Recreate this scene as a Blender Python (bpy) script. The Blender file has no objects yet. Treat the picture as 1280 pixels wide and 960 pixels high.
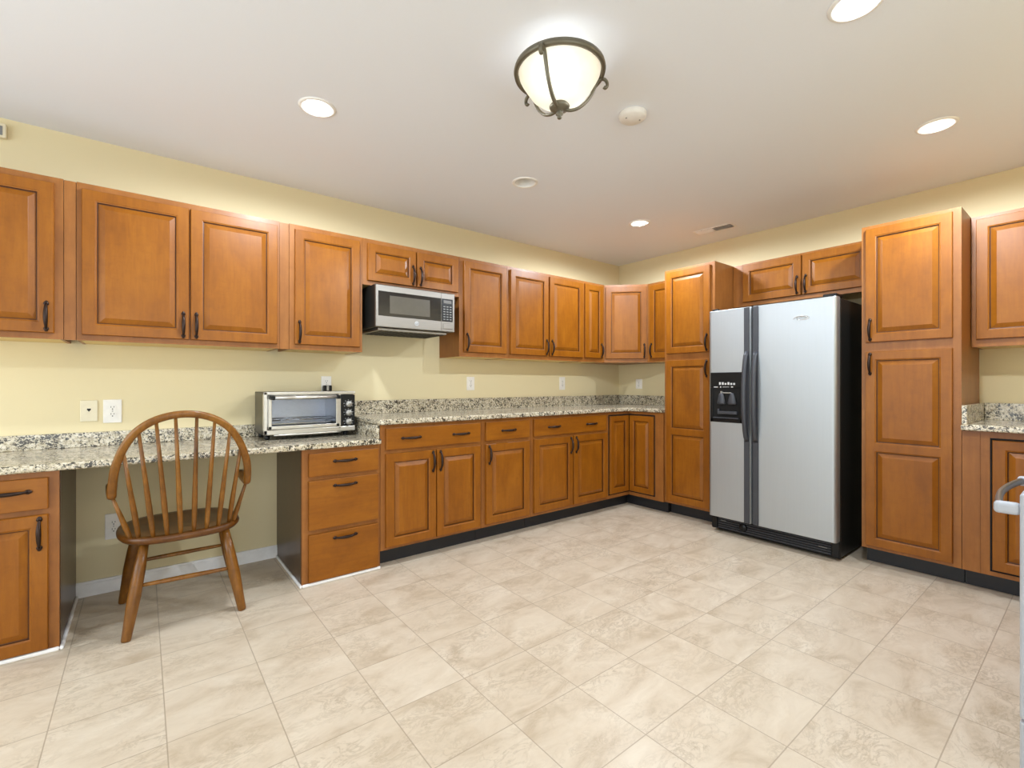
import bpy, bmesh, math, random
from mathutils import Vector, Matrix
random.seed(7)
S = bpy.context.scene
COL = S.collection
PI = math.pi

# ------------------------------------------------------------------ camera, world, exposure
cam = bpy.data.objects.new('camera', bpy.data.cameras.new('camera'))
COL.objects.link(cam)
cam.location = (-4.2552, -3.4419, 1.1544)
cam.rotation_euler = (PI / 2, 0, -0.6669)
cam.data.sensor_width = 36.0
cam.data.lens = 36.0 * 586.9 / 1280
cam.data.clip_start = 0.02
S.camera = cam

W = bpy.data.worlds.new('daylight')
S.world = W
W.use_nodes = True
W.node_tree.nodes['Background'].inputs[0].default_value = (0.82, 0.92, 1.0, 1)
W.node_tree.nodes['Background'].inputs[1].default_value = 5.5
CAN_W = 20.5          # watts of one recessed lamp
BULB_W = 0.5         # watts of one bulb of the bowl fixture
S.view_settings.view_transform = 'Standard'
S.view_settings.look = 'None'
S.view_settings.gamma = 1.0
S.view_settings.use_curve_mapping = False
S.view_settings.exposure = -0.3
S.cycles.use_denoising = True
S.cycles.max_bounces = 10
S.cycles.diffuse_bounces = 6
S.cycles.glossy_bounces = 5
S.cycles.transmission_bounces = 8
S.cycles.sample_clamp_indirect = 6.0
S.cycles.caustics_reflective = False
S.cycles.caustics_refractive = False

CEIL = 2.4926

# ------------------------------------------------------------------ helpers
def lin(r, g, b):
    f = lambda c: (c / 255 / 12.92) if c / 255 <= 0.04045 else ((c / 255 + 0.055) / 1.055) ** 2.4
    return (f(r), f(g), f(b), 1)

class Nodes:
    def __init__(s, name, rough=0.5, metal=0.0, spec=0.5):
        s.m = bpy.data.materials.new(name); s.m.use_nodes = True
        s.t = s.m.node_tree; s.b = s.t.nodes['Principled BSDF']
        s.b.inputs['Roughness'].default_value = rough
        s.b.inputs['Metallic'].default_value = metal
        s.b.inputs['Specular IOR Level'].default_value = spec
    def n(s, kind, **kw):
        nd = s.t.nodes.new(kind)
        for k, v in kw.items():
            if k.startswith('_'): setattr(nd, k[1:], v)
        return nd
    def link(s, a, b): s.t.links.new(a, b)
    def coord(s, scale, out='Object', rand=True):
        tc = s.n('ShaderNodeTexCoord'); mp = s.n('ShaderNodeMapping')
        mp.inputs['Scale'].default_value = scale
        s.link(tc.outputs[out], mp.inputs['Vector'])
        if rand:
            oi = s.n('ShaderNodeObjectInfo'); cb = s.n('ShaderNodeVectorMath', _operation='SCALE')
            cb.inputs[0].default_value = (37.0, 53.0, 71.0)
            s.link(oi.outputs['Random'], cb.inputs['Scale']); s.link(cb.outputs[0], mp.inputs['Location'])
        return mp.outputs[0]
    def noise(s, vec, scale=1, detail=4, rough=0.55, dist=0.0):
        n = s.n('ShaderNodeTexNoise')
        n.inputs['Scale'].default_value = scale; n.inputs['Detail'].default_value = detail
        n.inputs['Roughness'].default_value = rough; n.inputs['Distortion'].default_value = dist
        if vec is not None: s.link(vec, n.inputs['Vector'])
        return n.outputs['Fac']
    def ramp(s, fac, stops):
        r = s.n('ShaderNodeValToRGB'); e = r.color_ramp.elements
        while len(e) < len(stops): e.new(0.5)
        for el, (p, c) in zip(e, stops): el.position = p; el.color = c
        s.link(fac, r.inputs['Fac']); return r.outputs['Color']
    def mix(s, fac, a, b, mode='MIX'):
        x = s.n('ShaderNodeMix', _data_type='RGBA', _blend_type=mode)
        for sock, v in ((x.inputs[0], fac), (x.inputs[6], a), (x.inputs[7], b)):
            if hasattr(v, 'is_linked'): s.link(v, sock)
            else: sock.default_value = v
        return x.outputs[2]
    def bump(s, h, strength=0.1, dist=0.002):
        b = s.n('ShaderNodeBump'); b.inputs['Strength'].default_value = strength; b.inputs['Distance'].default_value = dist
        s.link(h, b.inputs['Height']); s.link(b.outputs[0], s.b.inputs['Normal'])
    def base(s, v):
        if hasattr(v, 'is_linked'): s.link(v, s.b.inputs['Base Color'])
        else: s.b.inputs['Base Color'].default_value = v

def plain(name, col, rough=0.5, metal=0.0, spec=0.5, var=0.04, scale=30):
    N = Nodes(name, rough, metal, spec)
    f = N.noise(N.coord((scale,) * 3, rand=False), 1, 3)
    d = tuple(c * (1 - var) for c in col[:3]) + (1,); l = tuple(min(1, c * (1 + var)) for c in col[:3]) + (1,)
    N.base(N.ramp(f, [(0.3, d), (0.7, l)]))
    return N.m

def wood(name, dark, mid, light, along='z', rough=0.38, grain=1.0, coat=0.06):
    N = Nodes(name, rough, 0, 0.3)
    st = {'z': (1, 1, 0.09), 'x': (0.09, 1, 1), 'y': (1, 0.09, 1)}[along]
    v = N.coord(tuple(a * 1.0 for a in st))
    fine = N.noise(v, 55 * grain, 5, 0.6, 0.4)
    v2 = N.coord(tuple(0.35 + 0.65 * a for a in st))
    cloud = N.noise(v2, 7.5, 5, 0.65, 0.3)
    mott = N.noise(N.coord((0.6, 0.6, 1.3) if along == 'z' else (1.2, 1, 0.7)), 30, 5, 0.7)
    c1 = N.ramp(cloud, [(0.15, dark), (0.5, mid), (0.85, light)])
    c2 = N.mix(N.ramp(fine, [(0.38, (0, 0, 0, 1)), (0.66, (0.34, 0.34, 0.34, 1))]), c1, dark)
    c3 = N.mix(N.ramp(mott, [(0.5, (0, 0, 0, 1)), (0.72, (0.26, 0.26, 0.26, 1))]), c2, dark)
    N.base(c3)
    N.b.inputs['Coat Weight'].default_value = coat
    N.b.inputs['Coat Roughness'].default_value = 0.22
    N.bump(fine, 0.04, 0.001)
    return N.m

M = {}
WD, WM, WL = lin(116, 64, 12), lin(144, 85, 14), lin(161, 100, 24)
M['wood'] = wood('stained_maple_vertical', WD, WM, WL, 'z')
M['wood_h'] = wood('stained_maple_horizontal', WD, WM, WL, 'x')
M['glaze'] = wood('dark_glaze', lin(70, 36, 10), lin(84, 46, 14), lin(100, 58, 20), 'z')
M['frame'] = wood('stained_maple_frame', lin(122, 74, 32), lin(150, 95, 44), lin(168, 110, 54), 'z')
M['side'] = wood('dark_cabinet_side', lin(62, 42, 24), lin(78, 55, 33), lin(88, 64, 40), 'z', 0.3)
M['maple'] = wood('pale_maple_underside', lin(206, 176, 112), lin(222, 194, 130), lin(232, 208, 146), 'x', 0.5)
M['oak'] = wood('honey_oak', lin(66, 36, 8), lin(132, 84, 26), lin(172, 120, 48), 'z', 0.34, 1.6, 0.25)
M['oak_seat_shaded'] = wood('shaded_oak_seat', lin(62, 34, 8), lin(98, 58, 18), lin(130, 82, 28), 'y', 0.34, 1.4, 0.25)  # oak darkened for the seat, its shade put into the colour
M['bronze'] = plain('dark_bronze', lin(52, 38, 32), 0.35, 0.7)
M['black'] = plain('black_plastic', lin(14, 14, 15), 0.32, 0, 0.3)
M['toe'] = plain('black_vinyl_toe_kick', lin(28, 28, 31), 0.5)
M['void'] = plain('dark_gap', lin(12, 10, 9), 0.9)
M['white'] = plain('white_plastic', lin(236, 232, 224), 0.4)
M['ivory'] = plain('ivory_plastic', lin(228, 218, 188), 0.4)
M['trimwhite'] = plain('white_painted_trim', lin(244, 243, 243), 0.4)
M['slot'] = plain('dark_slot', lin(30, 28, 26), 0.7)
M['darkgrey'] = plain('charcoal_plastic', lin(58, 60, 66), 0.4)
M['chrome'] = plain('chrome', lin(225, 225, 228), 0.15, 1.0)
M['knob'] = plain('silver_knob', lin(165, 163, 158), 0.35, 0.8)
M['pewter'] = plain('aged_pewter', lin(112, 106, 90), 0.42, 0.6)
M['blackside'] = plain('textured_black_steel', lin(20, 20, 19), 0.42, 0.0, 0.5, 0.2, 300)
M['mwside'] = plain('microwave_black_case', lin(30, 30, 28), 0.4)
M['toastercase'] = plain('toaster_dark_case', lin(96, 92, 82), 0.35, 0.85)  # dark grey-brown steel of the toaster body
M['mark'] = plain('pale_print', lin(205, 205, 205), 0.5)
M['greymark'] = plain('grey_print', lin(130, 130, 128), 0.5)
M['lampwhite'] = plain('white_lamp_trim', lin(240, 238, 234), 0.45)
M['ovenwhite'] = plain('white_enamel', lin(172, 176, 184), 0.3)

def steel(name, col, rough, st, var=0.04):
    N = Nodes(name, rough, 0.9)
    f = N.noise(N.coord(st, rand=False), 1, 3, 0.6)
    d = tuple(c * (1 - var) for c in col[:3]) + (1,); l = tuple(min(1, c * (1 + var)) for c in col[:3]) + (1,)
    N.base(N.ramp(f, [(0.3, d), (0.7, l)]))
    return N.m
M['fridge'] = steel('satin_stainless', lin(180, 185, 188), 0.46, (220, 220, 3), 0.015)
M['steel'] = steel('brushed_stainless', lin(136, 132, 126), 0.38, (3, 90, 160))

M['steel_bright'] = steel('polished_stainless', lin(206, 202, 194), 0.30, (3, 90, 160))
M['steel_cavity'] = steel('bright_cavity_steel', lin(214, 216, 222), 0.42, (40, 90, 90))
def wall_mat(name, col):
    N = Nodes(name, 0.75, 0, 0.3)
    f = N.noise(N.coord((1, 1, 1), rand=False), 160, 3)
    N.base(N.ramp(f, [(0.2, tuple(c * 0.985 for c in col[:3]) + (1,)), (0.8, col)]))
    N.bump(f, 0.05, 0.001)
    return N.m
M['wall'] = wall_mat('yellow_wall_paint', lin(226, 212, 172))
M['ceil'] = wall_mat('ceiling_paint', lin(236, 240, 248))

# floor tiles, 0.31 m squares
N = Nodes('travertine_tile', 0.36, 0, 0.4)
tc = N.n('ShaderNodeTexCoord'); sep = N.n('ShaderNodeSeparateXYZ'); N.link(tc.outputs['Object'], sep.inputs[0])
def mth(op, a, b=None, c=None):
    x = N.n('ShaderNodeMath', _operation=op)
    for i, v in enumerate((a, b, c)):
        if v is None: continue
        if hasattr(v, 'is_linked'): N.link(v, x.inputs[i])
        else: x.inputs[i].default_value = v
    return x.outputs[0]
gx = mth('DIVIDE', mth('ADD', sep.outputs['X'], 4.193 + 31.0), 0.31)
gy = mth('DIVIDE', mth('ADD', sep.outputs['Y'], 2.81 + 31.0), 0.31)
ex = mth('ABSOLUTE', mth('SUBTRACT', mth('FRACT', gx), 0.5)); ey = mth('ABSOLUTE', mth('SUBTRACT', mth('FRACT', gy), 0.5))
edge = mth('MAXIMUM', ex, ey)
cell = N.n('ShaderNodeCombineXYZ'); N.link(mth('FLOOR', gx), cell.inputs[0]); N.link(mth('FLOOR', gy), cell.inputs[1])
wn = N.n('ShaderNodeTexWhiteNoise', _noise_dimensions='3D'); N.link(cell.outputs[0], wn.inputs['Vector'])
off = N.n('ShaderNodeVectorMath', _operation='SCALE'); N.link(wn.outputs['Color'], off.inputs[0]); off.inputs['Scale'].default_value = 9.0
addv = N.n('ShaderNodeVectorMath', _operation='ADD'); N.link(tc.outputs['Object'], addv.inputs[0]); N.link(off.outputs[0], addv.inputs[1])
mp = N.n('ShaderNodeMapping'); mp.inputs['Scale'].default_value = (0.7, 1.25, 1); N.link(addv.outputs[0], mp.inputs['Vector'])
cl = N.noise(mp.outputs[0], 5.5, 6, 0.62, 0.8)
v1 = N.noise(mp.outputs[0], 13, 8, 0.68, 1.3)
vein = N.ramp(mth('ABSOLUTE', mth('SUBTRACT', v1, 0.5)), [(0.0, (1, 1, 1, 1)), (0.045, (0, 0, 0, 1))])
patch = N.ramp(N.noise(mp.outputs[0], 4.2, 3, 0.5), [(0.42, (0.05, 0.05, 0.05, 1)), (0.64, (0.55, 0.55, 0.55, 1))])
basec = N.ramp(cl, [(0.28, lin(182, 164, 140)), (0.46, lin(205, 190, 169)), (0.7, lin(218, 206, 187))])
veined = N.mix(mth('MULTIPLY', vein, patch), basec, lin(160, 142, 118))
spots = N.ramp(N.noise(mp.outputs[0], 60, 4, 0.7), [(0.54, (0, 0, 0, 1)), (0.68, (0.6, 0.6, 0.6, 1))])
veined = N.mix(mth('MULTIPLY', spots, patch), veined, lin(140, 124, 104))
tone = N.mix(mth('MULTIPLY', wn.outputs['Value'], 0.18), veined, lin(206, 190, 166))
grout = N.ramp(edge, [(0.4925, (0, 0, 0, 1)), (0.4955, (0.75, 0.75, 0.75, 1))])
N.base(N.mix(grout, tone, lin(158, 142, 122)))
N.bump(N.mix(grout, (1, 1, 1, 1), (0, 0, 0, 1)), 0.12, 0.002)
M['floor'] = N.m

# granite
def granite(name, k=1.0):
    N = Nodes(name, 0.16, 0, 0.5)
    v = N.coord((1, 1, 1), out='Object', rand=False)
    n1 = N.noise(v, 55 * k, 6, 0.66, 0.5)
    n2 = N.noise(v, 78 * k, 5, 0.62, 0.7)
    n3 = N.noise(v, 20 * k, 4, 0.6, 0.4)
    vo = N.n('ShaderNodeTexVoronoi'); vo.inputs['Scale'].default_value = 120 * k; N.link(v, vo.inputs['Vector'])
    base = N.ramp(n1, [(0.34, lin(140, 126, 102)), (0.47, lin(192, 180, 152)), (0.62, lin(224, 216, 198))])
    base = N.mix(N.ramp(vo.outputs['Distance'], [(0.2, (0.35, 0.35, 0.35, 1)), (0.5, (0, 0, 0, 1))]), base, lin(236, 228, 208))
    s = N.n('ShaderNodeMath', _operation='ADD'); m3 = N.n('ShaderNodeMath', _operation='MULTIPLY_ADD')
    N.link(n3, m3.inputs[0]); m3.inputs[1].default_value = 0.45; m3.inputs[2].default_value = -0.225
    N.link(n2, s.inputs[0]); N.link(m3.outputs[0], s.inputs[1])
    blk = N.ramp(s.outputs[0], [(0.515, (0, 0, 0, 1)), (0.555, (0.93, 0.93, 0.93, 1))])
    N.base(N.mix(blk, base, lin(44, 40, 34)))
    return N.m
M['granite'] = granite('speckled_granite', 1.5)
M['granite_desk'] = granite('bold_speckled_granite', 1.2)

# glass and lamps
g = bpy.data.materials.new('clear_oven_glass'); g.use_nodes = True
gb = g.node_tree.nodes['Principled BSDF']; gb.inputs['Base Color'].default_value = lin(240, 242, 246); gb.inputs['Transmission Weight'].default_value = 1
gb.inputs['Roughness'].default_value = 0.02; gb.inputs['IOR'].default_value = 1.1; M['glass'] = g
M['smoked'] = plain('smoked_black_glass', lin(40, 38, 36), 0.08)
M['smokedwin'] = plain('microwave_window_mesh', lin(86, 82, 74), 0.15)
a = bpy.data.materials.new('alabaster_glass'); a.use_nodes = True
t = a.node_tree; t.nodes.clear()
o = t.nodes.new('ShaderNodeOutputMaterial'); mx = t.nodes.new('ShaderNodeMixShader'); tr = t.nodes.new('ShaderNodeBsdfTranslucent'); df = t.nodes.new('ShaderNodeBsdfPrincipled')
tcx = t.nodes.new('ShaderNodeTexCoord'); nz = t.nodes.new('ShaderNodeTexNoise'); nz.inputs['Scale'].default_value = 14; nz.inputs['Detail'].default_value = 5
cr = t.nodes.new('ShaderNodeValToRGB'); cr.color_ramp.elements[0].color = lin(246, 232, 204); cr.color_ramp.elements[1].color = lin(252, 246, 232)
t.links.new(tcx.outputs['Object'], nz.inputs['Vector']); t.links.new(nz.outputs['Fac'], cr.inputs[0])
t.links.new(cr.outputs[0], tr.inputs['Color']); t.links.new(cr.outputs[0], df.inputs['Base Color']); df.inputs['Roughness'].default_value = 0.3
mx.inputs[0].default_value = 0.4; t.links.new(tr.outputs[0], mx.inputs[1]); t.links.new(df.outputs[0], mx.inputs[2])
t.links.new(mx.outputs[0], o.inputs[0])
M['alabaster'] = a
def emis(name, col, st):
    m = bpy.data.materials.new(name); m.use_nodes = True
    b = m.node_tree.nodes['Principled BSDF']; b.inputs['Emission Color'].default_value = col; b.inputs['Emission Strength'].default_value = st
    b.inputs['Base Color'].default_value = (0.8, 0.8, 0.8, 1); return m
M['bulb'] = emis('lit_bulb', (1, 0.95, 0.86, 1), 4.0)
M['deadbulb'] = plain('unlit_bulb', lin(170, 164, 152), 0.5)

class MB:
    """collects shapes into one mesh"""
    def __init__(s): s.bm = bmesh.new()
    def box(s, x0, x1, y0, y1, z0, z1, bev=0.0, seg=2, mat=0):
        b = bmesh.new(); bmesh.ops.create_cube(b, size=1)
        lo = (min(x0, x1), min(y0, y1), min(z0, z1)); hi = (max(x0, x1), max(y0, y1), max(z0, z1))
        for v in b.verts: v.co = Vector([lo[i] + (v.co[i] + 0.5) * (hi[i] - lo[i]) for i in range(3)])
        if bev > 0: bmesh.ops.bevel(b, geom=list(b.edges), offset=min(bev, 0.49 * min(hi[i] - lo[i] for i in range(3))), segments=seg, profile=0.5, affect='EDGES')
        s._in(b, mat); return s
    def _in(s, b, mat=0, smooth=False):
        for f in b.faces:
            f.material_index = mat
            if smooth: f.smooth = True
        me = bpy.data.meshes.new('t'); b.to_mesh(me); b.free(); s.bm.from_mesh(me); bpy.data.meshes.remove(me)
    def tube(s, pts, rad, n=12, closed=False, mat=0, flat=1.0, up=None, caps=True):
        pts = [Vector(p) for p in pts]; k = len(pts)
        if not hasattr(rad, '__len__'): rad = [rad] * k
        b = bmesh.new(); rings = []; prev = None
        for i, p in enumerate(pts):
            if closed: d = pts[(i + 1) % k] - pts[i - 1]
            else: d = pts[min(i + 1, k - 1)] - pts[max(i - 1, 0)]
            d.normalize()
            u = prev if prev is not None else Vector(up or ((0, 0, 1) if abs(d.z) < 0.9 else (0, 1, 0)))
            u = (u - d * u.dot(d)).normalized(); w = d.cross(u); prev = u
            rings.append([b.verts.new(p + (u * math.cos(2 * PI * j / n) + w * math.sin(2 * PI * j / n) * flat) * rad[i]) for j in range(n)])
        for i in range(k if closed else k - 1):
            a, c = rings[i], rings[(i + 1) % k]
            for j in range(n): b.faces.new((a[j], a[(j + 1) % n], c[(j + 1) % n], c[j]))
        if not closed and caps: b.faces.new(rings[0][::-1]); b.faces.new(rings[-1])
        bmesh.ops.recalc_face_normals(b, faces=b.faces); s._in(b, mat, True); return s
    def lathe(s, prof, c=(0, 0, 0), n=32, mat=0, axis='z', smooth=True, close=False):
        b = bmesh.new(); rings = []
        mk = {'z': lambda r, h, a: (r * math.cos(a), r * math.sin(a), h), 'y': lambda r, h, a: (r * math.cos(a), h, r * math.sin(a)), 'x': lambda r, h, a: (h, r * math.cos(a), r * math.sin(a))}[axis]
        for r, h in prof:
            if r < 1e-6: rings.append([b.verts.new(Vector(mk(0, h, 0)) + Vector(c))])
            else: rings.append([b.verts.new(Vector(mk(r, h, 2 * PI * j / n)) + Vector(c)) for j in range(n)])
        if close: rings.append(rings[0])
        for a, d in zip(rings[:-1], rings[1:]):
            for j in range(n):
                q = [a[j % len(a)], a[(j + 1) % len(a)], d[(j + 1) % len(d)], d[j % len(d)]]
                q = list(dict.fromkeys(q))
                if len(q) > 2: b.faces.new(q)
        bmesh.ops.recalc_face_normals(b, faces=b.faces); s._in(b, mat, smooth); return s
    def prism(s, poly, z0, z1, bev=0.0, mat=0, mtx=None, seg=2):
        b = bmesh.new()
        lo = [b.verts.new((x, y, z0)) for x, y in poly]; hi = [b.verts.new((x, y, z1)) for x, y in poly]
        b.faces.new(lo[::-1]); b.faces.new(hi)
        for i in range(len(poly)): b.faces.new((lo[i], lo[(i + 1) % len(poly)], hi[(i + 1) % len(poly)], hi[i]))
        bmesh.ops.recalc_face_normals(b, faces=b.faces)
        if bev > 0:
            es = [e for e in b.edges if abs(e.verts[0].co.z - e.verts[1].co.z) < 1e-6]
            bmesh.ops.bevel(b, geom=es, offset=bev, segments=seg, profile=0.5, affect='EDGES')
        if mtx is not None: b.transform(mtx)
        s._in(b, mat); return s
    def ball(s, c, r, sc=(1, 1, 1), mat=0):
        b = bmesh.new(); bmesh.ops.create_uvsphere(b, u_segments=14, v_segments=9, radius=r)
        for v in b.verts: v.co = Vector((v.co.x * sc[0] + c[0], v.co.y * sc[1] + c[1], v.co.z * sc[2] + c[2]))
        s._in(b, mat, True); return s
    def mesh(s, name, mats):
        me = bpy.data.meshes.new(name); s.bm.to_mesh(me); s.bm.free()
        for m in (mats if isinstance(mats, (list, tuple)) else [mats]): me.materials.append(M[m] if isinstance(m, str) else m)
        return me
    def build(s, name, mats, parent=None, loc=(0, 0, 0), rot=(0, 0, 0)):
        return link(name, s.mesh(name, mats), parent, loc, rot)

def link(name, data, parent=None, loc=(0, 0, 0), rot=(0, 0, 0)):
    o = bpy.data.objects.new(name, data); COL.objects.link(o)
    o.parent = parent; o.location = loc; o.rotation_euler = rot; return o
def tag(o, label, cat, group=None):
    o['label'] = label; o['category'] = cat
    if group: o['group'] = group
    return o
def thing(name, label, cat, loc=(0, 0, 0), rz=0.0, group=None):
    o = bpy.data.objects.new(name, None); COL.objects.link(o); o.empty_display_size = 0.1
    o.location = loc; o.rotation_euler = (0, 0, rz); return tag(o, label, cat, group)
def struct(name, mb, mat):
    o = mb.build(name, mat); o['kind'] = 'structure'; return o

# ------------------------------------------------------------------ room shell
XL, YF, YB = -6.6, -3.92, -6.6            # left wall, wall behind the range, far end behind the camera
struct('floor', MB().box(XL - .1, 0.1, YB - .1, 0.1, -0.1, 0), 'floor')
struct('wall_back', MB().box(XL - .1, 0.1, 0, 0.1, 0, CEIL), 'wall')
struct('wall_right', MB().box(0, 0.1, YF - .1, 0, 0, CEIL), 'wall')
struct('wall_front', MB().box(-2.42, 0.0, YF - 0.1, YF, 0, CEIL), 'wall')
# side of the adjoining room behind the camera
struct('wall_side', MB().box(-2.42, -2.32, YB, YF - 0.1, 0, CEIL), 'wall')
# left window widened for light; far wall has an unseen opening added for fill
m = MB(); m.box(XL - .1, XL, YB, -3.7, 0, CEIL); m.box(XL - .1, XL, -0.4, 0, 0, CEIL); m.box(XL - .1, XL, -3.7, -0.4, 0, 0.3); m.box(XL - .1, XL, -3.7, -0.4, 2.3, CEIL)
struct('wall_left', m, 'wall')
m = MB(); m.box(XL, -6.0, YB - .1, YB, 0, CEIL); m.box(-2.9, -2.32, YB - .1, YB, 0, CEIL); m.box(-6.0, -2.9, YB - .1, YB, 2.15, CEIL)
struct('wall_rear', m, 'wall')
def winframe(name, a, b, mk, z0, z1, n):
    m = MB()
    def bx(u0, u1, z0_, z1_): mk(m, u0, u1, z0_, z1_)
    bx(a, a + .05, z0, z1); bx(b - .05, b, z0, z1); bx(a, b, z0, z0 + .05); bx(a, b, z1 - .05, z1)
    for i in range(1, n): c = a + (b - a) * i / n; bx(c - .025, c + .025, z0, z1)
    struct(name, m, 'trimwhite')
winframe('window_1', -3.7, -0.4, lambda m, u0, u1, z0, z1: m.box(XL - .08, XL - .02, u0, u1, z0, z1), 0.3, 2.3, 3)
winframe('added_door_1', -6.0, -2.9, lambda m, u0, u1, z0, z1: m.box(u0, u1, YB - .08, YB - .02, z0, z1), 0.0, 2.15, 3)  # added opening behind the camera, lets in fill daylight
for nm, loc, rot, sx, sy in (('window_daylight', (XL - .12, -2.05, 1.3), (0, -PI / 2, 0), 2.0, 3.3), ('added_door_daylight', (-4.45, YB - .12, 1.08), (PI / 2, 0, 0), 3.1, 2.15)):
    L = bpy.data.lights.new(nm, 'AREA'); L.shape = 'RECTANGLE'; L.size = sx; L.size_y = sy; L.cycles.is_portal = True  # portals for sky light through the window and the added opening
    link(nm, L, None, loc, rot)

# recessed lamp positions
CANS = [(-3.59, -1.075), (-2.26, -1.046), (-1.012, -1.032), (-2.28, -2.892), (-1.026, -2.892)]
CR = 0.068
m = MB(); m.box(XL - .1, 0.1, YB - .1, 0.1, CEIL, CEIL + 0.16)
ceiling = struct('ceiling', m, 'ceil')
cut = MB()
for x, y in CANS: cut.lathe([(0, CEIL - .05), (CR, CEIL - .05), (CR, CEIL + .12), (0, CEIL + .12)], (x, y, 0), 40)
cutter = cut.build('cutter', 'ceil')
md = ceiling.modifiers.new('holes', 'BOOLEAN'); md.object = cutter; md.operation = 'DIFFERENCE'; md.solver = 'EXACT'
dg = bpy.context.evaluated_depsgraph_get(); nm_ = bpy.data.meshes.new_from_object(ceiling.evaluated_get(dg))
ceiling.modifiers.clear(); ceiling.data = nm_; bpy.data.objects.remove(cutter)

struct('baseboard_back', MB().box(-4.536, -3.549, -0.016, 0, 0, 0.068).box(-4.536, -3.549, -0.011, 0, 0.068, 0.08), 'trimwhite')

# ------------------------------------------------------------------ cabinets
def pull_mesh():
    m = MB(); L = 0.128; n = 15; pts = []; rad = []
    for i in range(n):
        t = -1 + 2 * i / (n - 1)
        pts.append((0, -0.006 - 0.020 * (1 - abs(t) ** 2.4), t * L / 2 * 0.93)); rad.append(0.0042 + 0.0046 * (1 - t * t))
    m.tube(pts, rad, 10, up=(1, 0, 0))
    for sgn in (-1, 1):
        m.ball((0, -0.004, sgn * L / 2 * 0.93), 0.0100, (1.0, 0.6, 1.0)); m.ball((0, -0.004, sgn * L / 2 * 1.02), 0.0070, (1.0, 0.6, 1.2))
    return m.mesh('handle', 'bronze')
PULL = pull_mesh()

def door_mesh(w, h, panels, fs, t=0.019, e=0.003):
    """raised-panel door: x 0..w, z 0..h, back at y=0, front at y=-t"""
    b = bmesh.new(); V = {}; glz = []
    def v(x, y, z):
        k = (round(x, 5), round(y, 5), round(z, 5))
        if k not in V: V[k] = b.verts.new(k)
        return V[k]
    def rect(i, y, R=(0, w, 0, h)): return [v(R[0] + i, y, R[2] + i), v(R[1] - i, y, R[2] + i), v(R[1] - i, y, R[3] - i), v(R[0] + i, y, R[3] - i)]
    def ring(a, c):
        for j in range(4): b.faces.new((a[j], a[(j + 1) % 4], c[(j + 1) % 4], c[j]))
    r0, r1, r2 = rect(0, 0), rect(0, -t + 0.006), rect(e, -t)
    b.faces.new(r0[::-1]); ring(r0, r1)
    r15 = rect(0.0012, -t + 0.002); ring(r1, r15); 
    xs = [e, fs, w - fs, w - e]; zs = [e]
    for p in panels: zs += list(p)
    zs.append(h - e)
    # ring r15 -> outer edge of the front, following the grid
    front = [v(x, -t, zs[0]) for x in xs] + [v(xs[-1], -t, z) for z in zs[1:]] + [v(x, -t, zs[-1]) for x in xs[-2::-1]] + [v(xs[0], -t, z) for z in zs[-2:0:-1]]
    cs = [v(xs[0], -t, zs[0]), v(xs[-1], -t, zs[0]), v(xs[-1], -t, zs[-1]), v(xs[0], -t, zs[-1])]
    for j in range(4):
        i0 = front.index(cs[j]); i1 = front.index(cs[(j + 1) % 4]) or len(front)
        b.faces.new([r15[j], r15[(j + 1) % 4]] + [front[q % len(front)] for q in range(i1, i0 - 1, -1)])
    for i in range(3):
        for k in range(len(zs) - 1):
            if i == 1 and k % 2 == 1: continue
            b.faces.new((v(xs[i], -t, zs[k]), v(xs[i + 1], -t, zs[k]), v(xs[i + 1], -t, zs[k + 1]), v(xs[i], -t, zs[k + 1])))
    for (pz0, pz1) in panels:
        R = (fs, w - fs, pz0, pz1); prev = rect(0, -t, R)
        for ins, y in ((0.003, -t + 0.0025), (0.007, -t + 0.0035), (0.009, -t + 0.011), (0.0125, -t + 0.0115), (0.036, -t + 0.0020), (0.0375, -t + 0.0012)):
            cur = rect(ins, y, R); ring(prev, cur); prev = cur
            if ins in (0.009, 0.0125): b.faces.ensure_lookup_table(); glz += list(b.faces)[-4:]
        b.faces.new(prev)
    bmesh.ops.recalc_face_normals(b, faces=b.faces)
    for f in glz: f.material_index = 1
    me = bpy.data.meshes.new('door'); b.to_mesh(me); b.free(); me.materials.append(M['wood']); me.materials.append(M['glaze']); return me

def add_door(root, x0, x1, z0, z1, yf, handle=None, split=None, fs=0.05):
    w, h = x1 - x0, z1 - z0
    fs = min(fs, w * 0.26)
    pan = [(fs, h - fs)] if split is None else [(fs, split - z0 - 0.024), (split - z0 + 0.024, h - fs)]
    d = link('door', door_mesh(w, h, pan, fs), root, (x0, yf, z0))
    if handle:
        side, end = handle
        hx = (0.026 if side == 'l' else w - 0.026); hz = (0.078 if end == 'b' else h - 0.078) if not isinstance(end, float) else end - z0
        link('handle', PULL, d, (hx, -0.019, hz))
    return d
def add_drawer(root, x0, x1, z0, z1, yf, pulls=(0.5,), up=0.5):
    w, h = x1 - x0, z1 - z0
    m = MB(); m.box(0, w, 0, -0.013, 0, h); m.box(0.0, w, -0.0125, -0.019, 0, h, 0.004, 2)
    d = m.build('drawer', 'wood_h', root, (x0, yf, z0))
    for p in pulls: link('handle', PULL, d, (w * p, -0.019, h * up), (0, PI / 2, 0))
    return d
GA = 0.0008
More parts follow.
